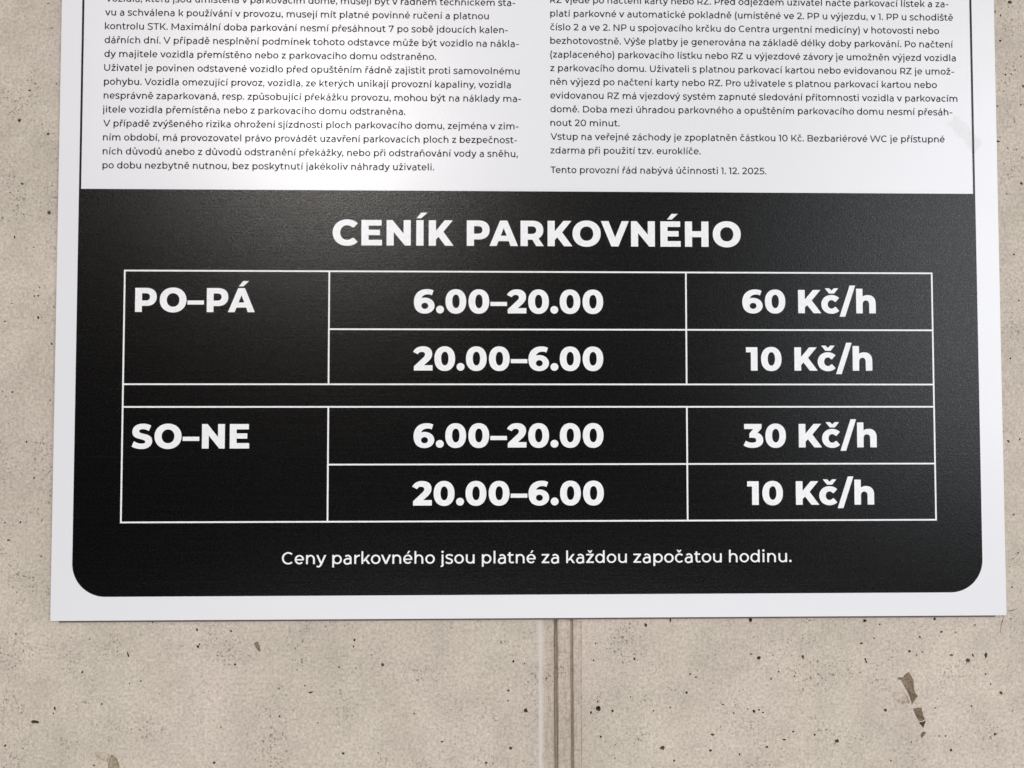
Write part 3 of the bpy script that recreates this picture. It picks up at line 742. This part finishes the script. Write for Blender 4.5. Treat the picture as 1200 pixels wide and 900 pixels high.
def heavy(name, txt, xa, xb, ya, yb, cap_px, lefts=None, label=None):
    p, q = sp(xa, ya), sp(xb, yb)
    lf = [sp(l, ya+(yb-ya)*(l-xa)/(xb-xa))[0] if l else 0 for l in lefts] if lefts else None
    Text().line('H', txt, p[0], q[0], (p[1]+q[1])/2, cap_px*D/FPX, Y2, lf).build(name, M_WTEXT, FIELD, label)
heavy('heading', 'CEN\u00cdK PARKOVN\u00c9HO', 389.8, 869.0, 287.8, 289.2, 30.2,
      [389.8, 423.5, 453.0, 487.8, 502.4, 540, 547.0, 573.6, 610.0, 641.7, 670.9, 704.2, 739.5, 773.9, 802.7, 835.3])
heavy('day_name', 'PO\u2013P\u00c1', 158.3, 299.3, 365.6, 365.9, 28.2, [158.3, 187.1, 219.7, 242.3, 267.2])
heavy('day_name', 'SO\u2013NE', 154.2, 292.6, 525.8, 525.5, 28.4, [154.2, 181.0, 214.0, 236.6, 269.2])
for txt, a, b, y in (('6.00\u201320.00', 485.0, 706.8, 367.3), ('20.00\u20136.00', 484.0, 706.9, 434.3), ('6.00\u201320.00', 484.6, 707.2, 524.4), ('20.00\u20136.00', 483.0, 707.6, 592.1)):
    heavy('opening_time', txt, a, b, y, y, 28.0)
for txt, a, b, y in (('60 K\u010d/h', 869.9, 1026.2, 367.1), ('10 K\u010d/h', 874.3, 1022.2, 434.4), ('30 K\u010d/h', 871.3, 1027.4, 524.3), ('10 K\u010d/h', 875.7, 1024.4, 591.5)):
    heavy('price', txt, a, b, y, y, 27.7)
def set_weight(v, h):
    global VS, HS, v2, h2, MED
    VS, HS = v, h; v2, h2 = v/2, h/2; MED = medium(); CACHE.clear()
set_weight(103.0, 89.0)
p, q = sp(330.4, 661.2), sp(927.6, 658.6)
Text().line('M', 'Ceny parkovn\u00e9ho jsou platn\u00e9 za ka\u017edou zapo\u010datou hodinu.', p[0], q[0], (p[1]+q[1])/2, 13.75*D/FPX, Y2).build('footnote', M_WTEXT, FIELD)

LEFT = [("Vozidla, která jsou umístěna v parkovacím domě, musejí být v řádném technickém sta-", 0.0254), ("vu a schválena k používání v provozu, musejí mít platné povinné ručení a platnou", -0.0094),
 ("kontrolu STK. Maximální doba parkování nesmí přesáhnout 7 po sobě jdoucích kalen-", 0.0158), ("dářních dní. V případě nesplnění podmínek tohoto odstavce může být vozidlo na nákla-", 0.0301),
 ("dy majitele vozidla přemístěno nebo z parkovacího domu odstraněno.", -0.0786), ("Uživatel je povinen odstavené vozidlo před opuštěním řádně zajistit proti samovolnému", 0.0311),
 ("pohybu. Vozidla omezující provoz, vozidla, ze kterých unikají provozní kapaliny, vozidla", 0.0196), ("nesprávně zaparkovaná, resp. způsobující překážku provozu, mohou být na náklady ma-", 0.0330),
 ("jitele vozidla přemístěna nebo z parkovacího domu odstraněna.", -0.1185), ("V případě zvýšeného rizika ohrožení sjízdnosti ploch parkovacího domu, zejména v zim-", 0.0297),
 ("ním období, má provozovatel právo provádět uzavření parkovacích ploch z bezpečnost-", 0.0278), ("ních důvodů anebo z důvodů odstranění překážky, nebo při odstraňování vody a sněhu,", 0.0288),
 ("po dobu nezbytně nutnou, bez poskytnutí jakékoliv náhrady uživateli.", -0.0807)]
RIGHT = [("RZ vjede po načtení karty nebo RZ. Před odjezdem uživatel načte parkovací lístek a za-", 0.6042), ("platí parkovné v automatické pokladně (umístěné ve 2. PP u výjezdu, v 1. PP u schodiště", 0.6100),
 ("číslo 2 a ve 2. NP u spojovacího krčku do Centra urgentní medicíny) v hotovosti nebo", 0.5909), ("bezhotovostně. Výše platby je generována na základě délky doby parkování. Po načtení", 0.6084),
 ("(zaplaceného) parkovacího lístku nebo RZ u výjezdové závory je umožněn výjezd vozidla", 0.6127), ("z parkovacího domu. Uživateli s platnou parkovací kartou nebo evidovanou RZ je umož-", 0.6100),
 ("něn výjezd po načtení karty nebo RZ. Pro uživatele s platnou parkovací kartou nebo", 0.5866), ("evidovanou RZ má vjezdový systém zapnuté sledování přítomnosti vozidla v parkovacím", 0.6139),
 ("domě. Doba mezi úhradou parkovného a opuštěním parkovacího domu nesmí přesáh-", 0.6067), ("nout 20 minut.", 0.1629),
 ("Vstup na veřejné záchody je zpoplatněn částkou 10 Kč. Bezbariérové WC je přístupné", 0.5957), ("zdarma při použití tzv. euroklíče.", 0.2699),
 ("Tento provozní řád nabývá účinnosti 1. 12. 2025.", 0.3567)]
set_weight(113.0, 97.0)
CAPB = 7.85*D/FPX
tx = Text()
for i, (s_, xe) in enumerate(LEFT):
    xs = -0.5097 - (0.0008 if s_[0] == 'j' else 0.0)
    tx.line('M', s_, U(xs), U(xe), V(0.5312-0.01831*i), CAPB, Y1)
tx.build('rules_column', M_INK, SIGN, 'left column of small black rules text')
tx = Text()
for i, (s_, xe) in enumerate(RIGHT):
    zz = 0.3090 if i == 12 else 0.5358-0.01826*i
    tx.line('M', s_, U(0.0716), U(xe), V(zz), CAPB, Y1)
tx.build('rules_column', M_INK, SIGN, 'right column of small black rules text')
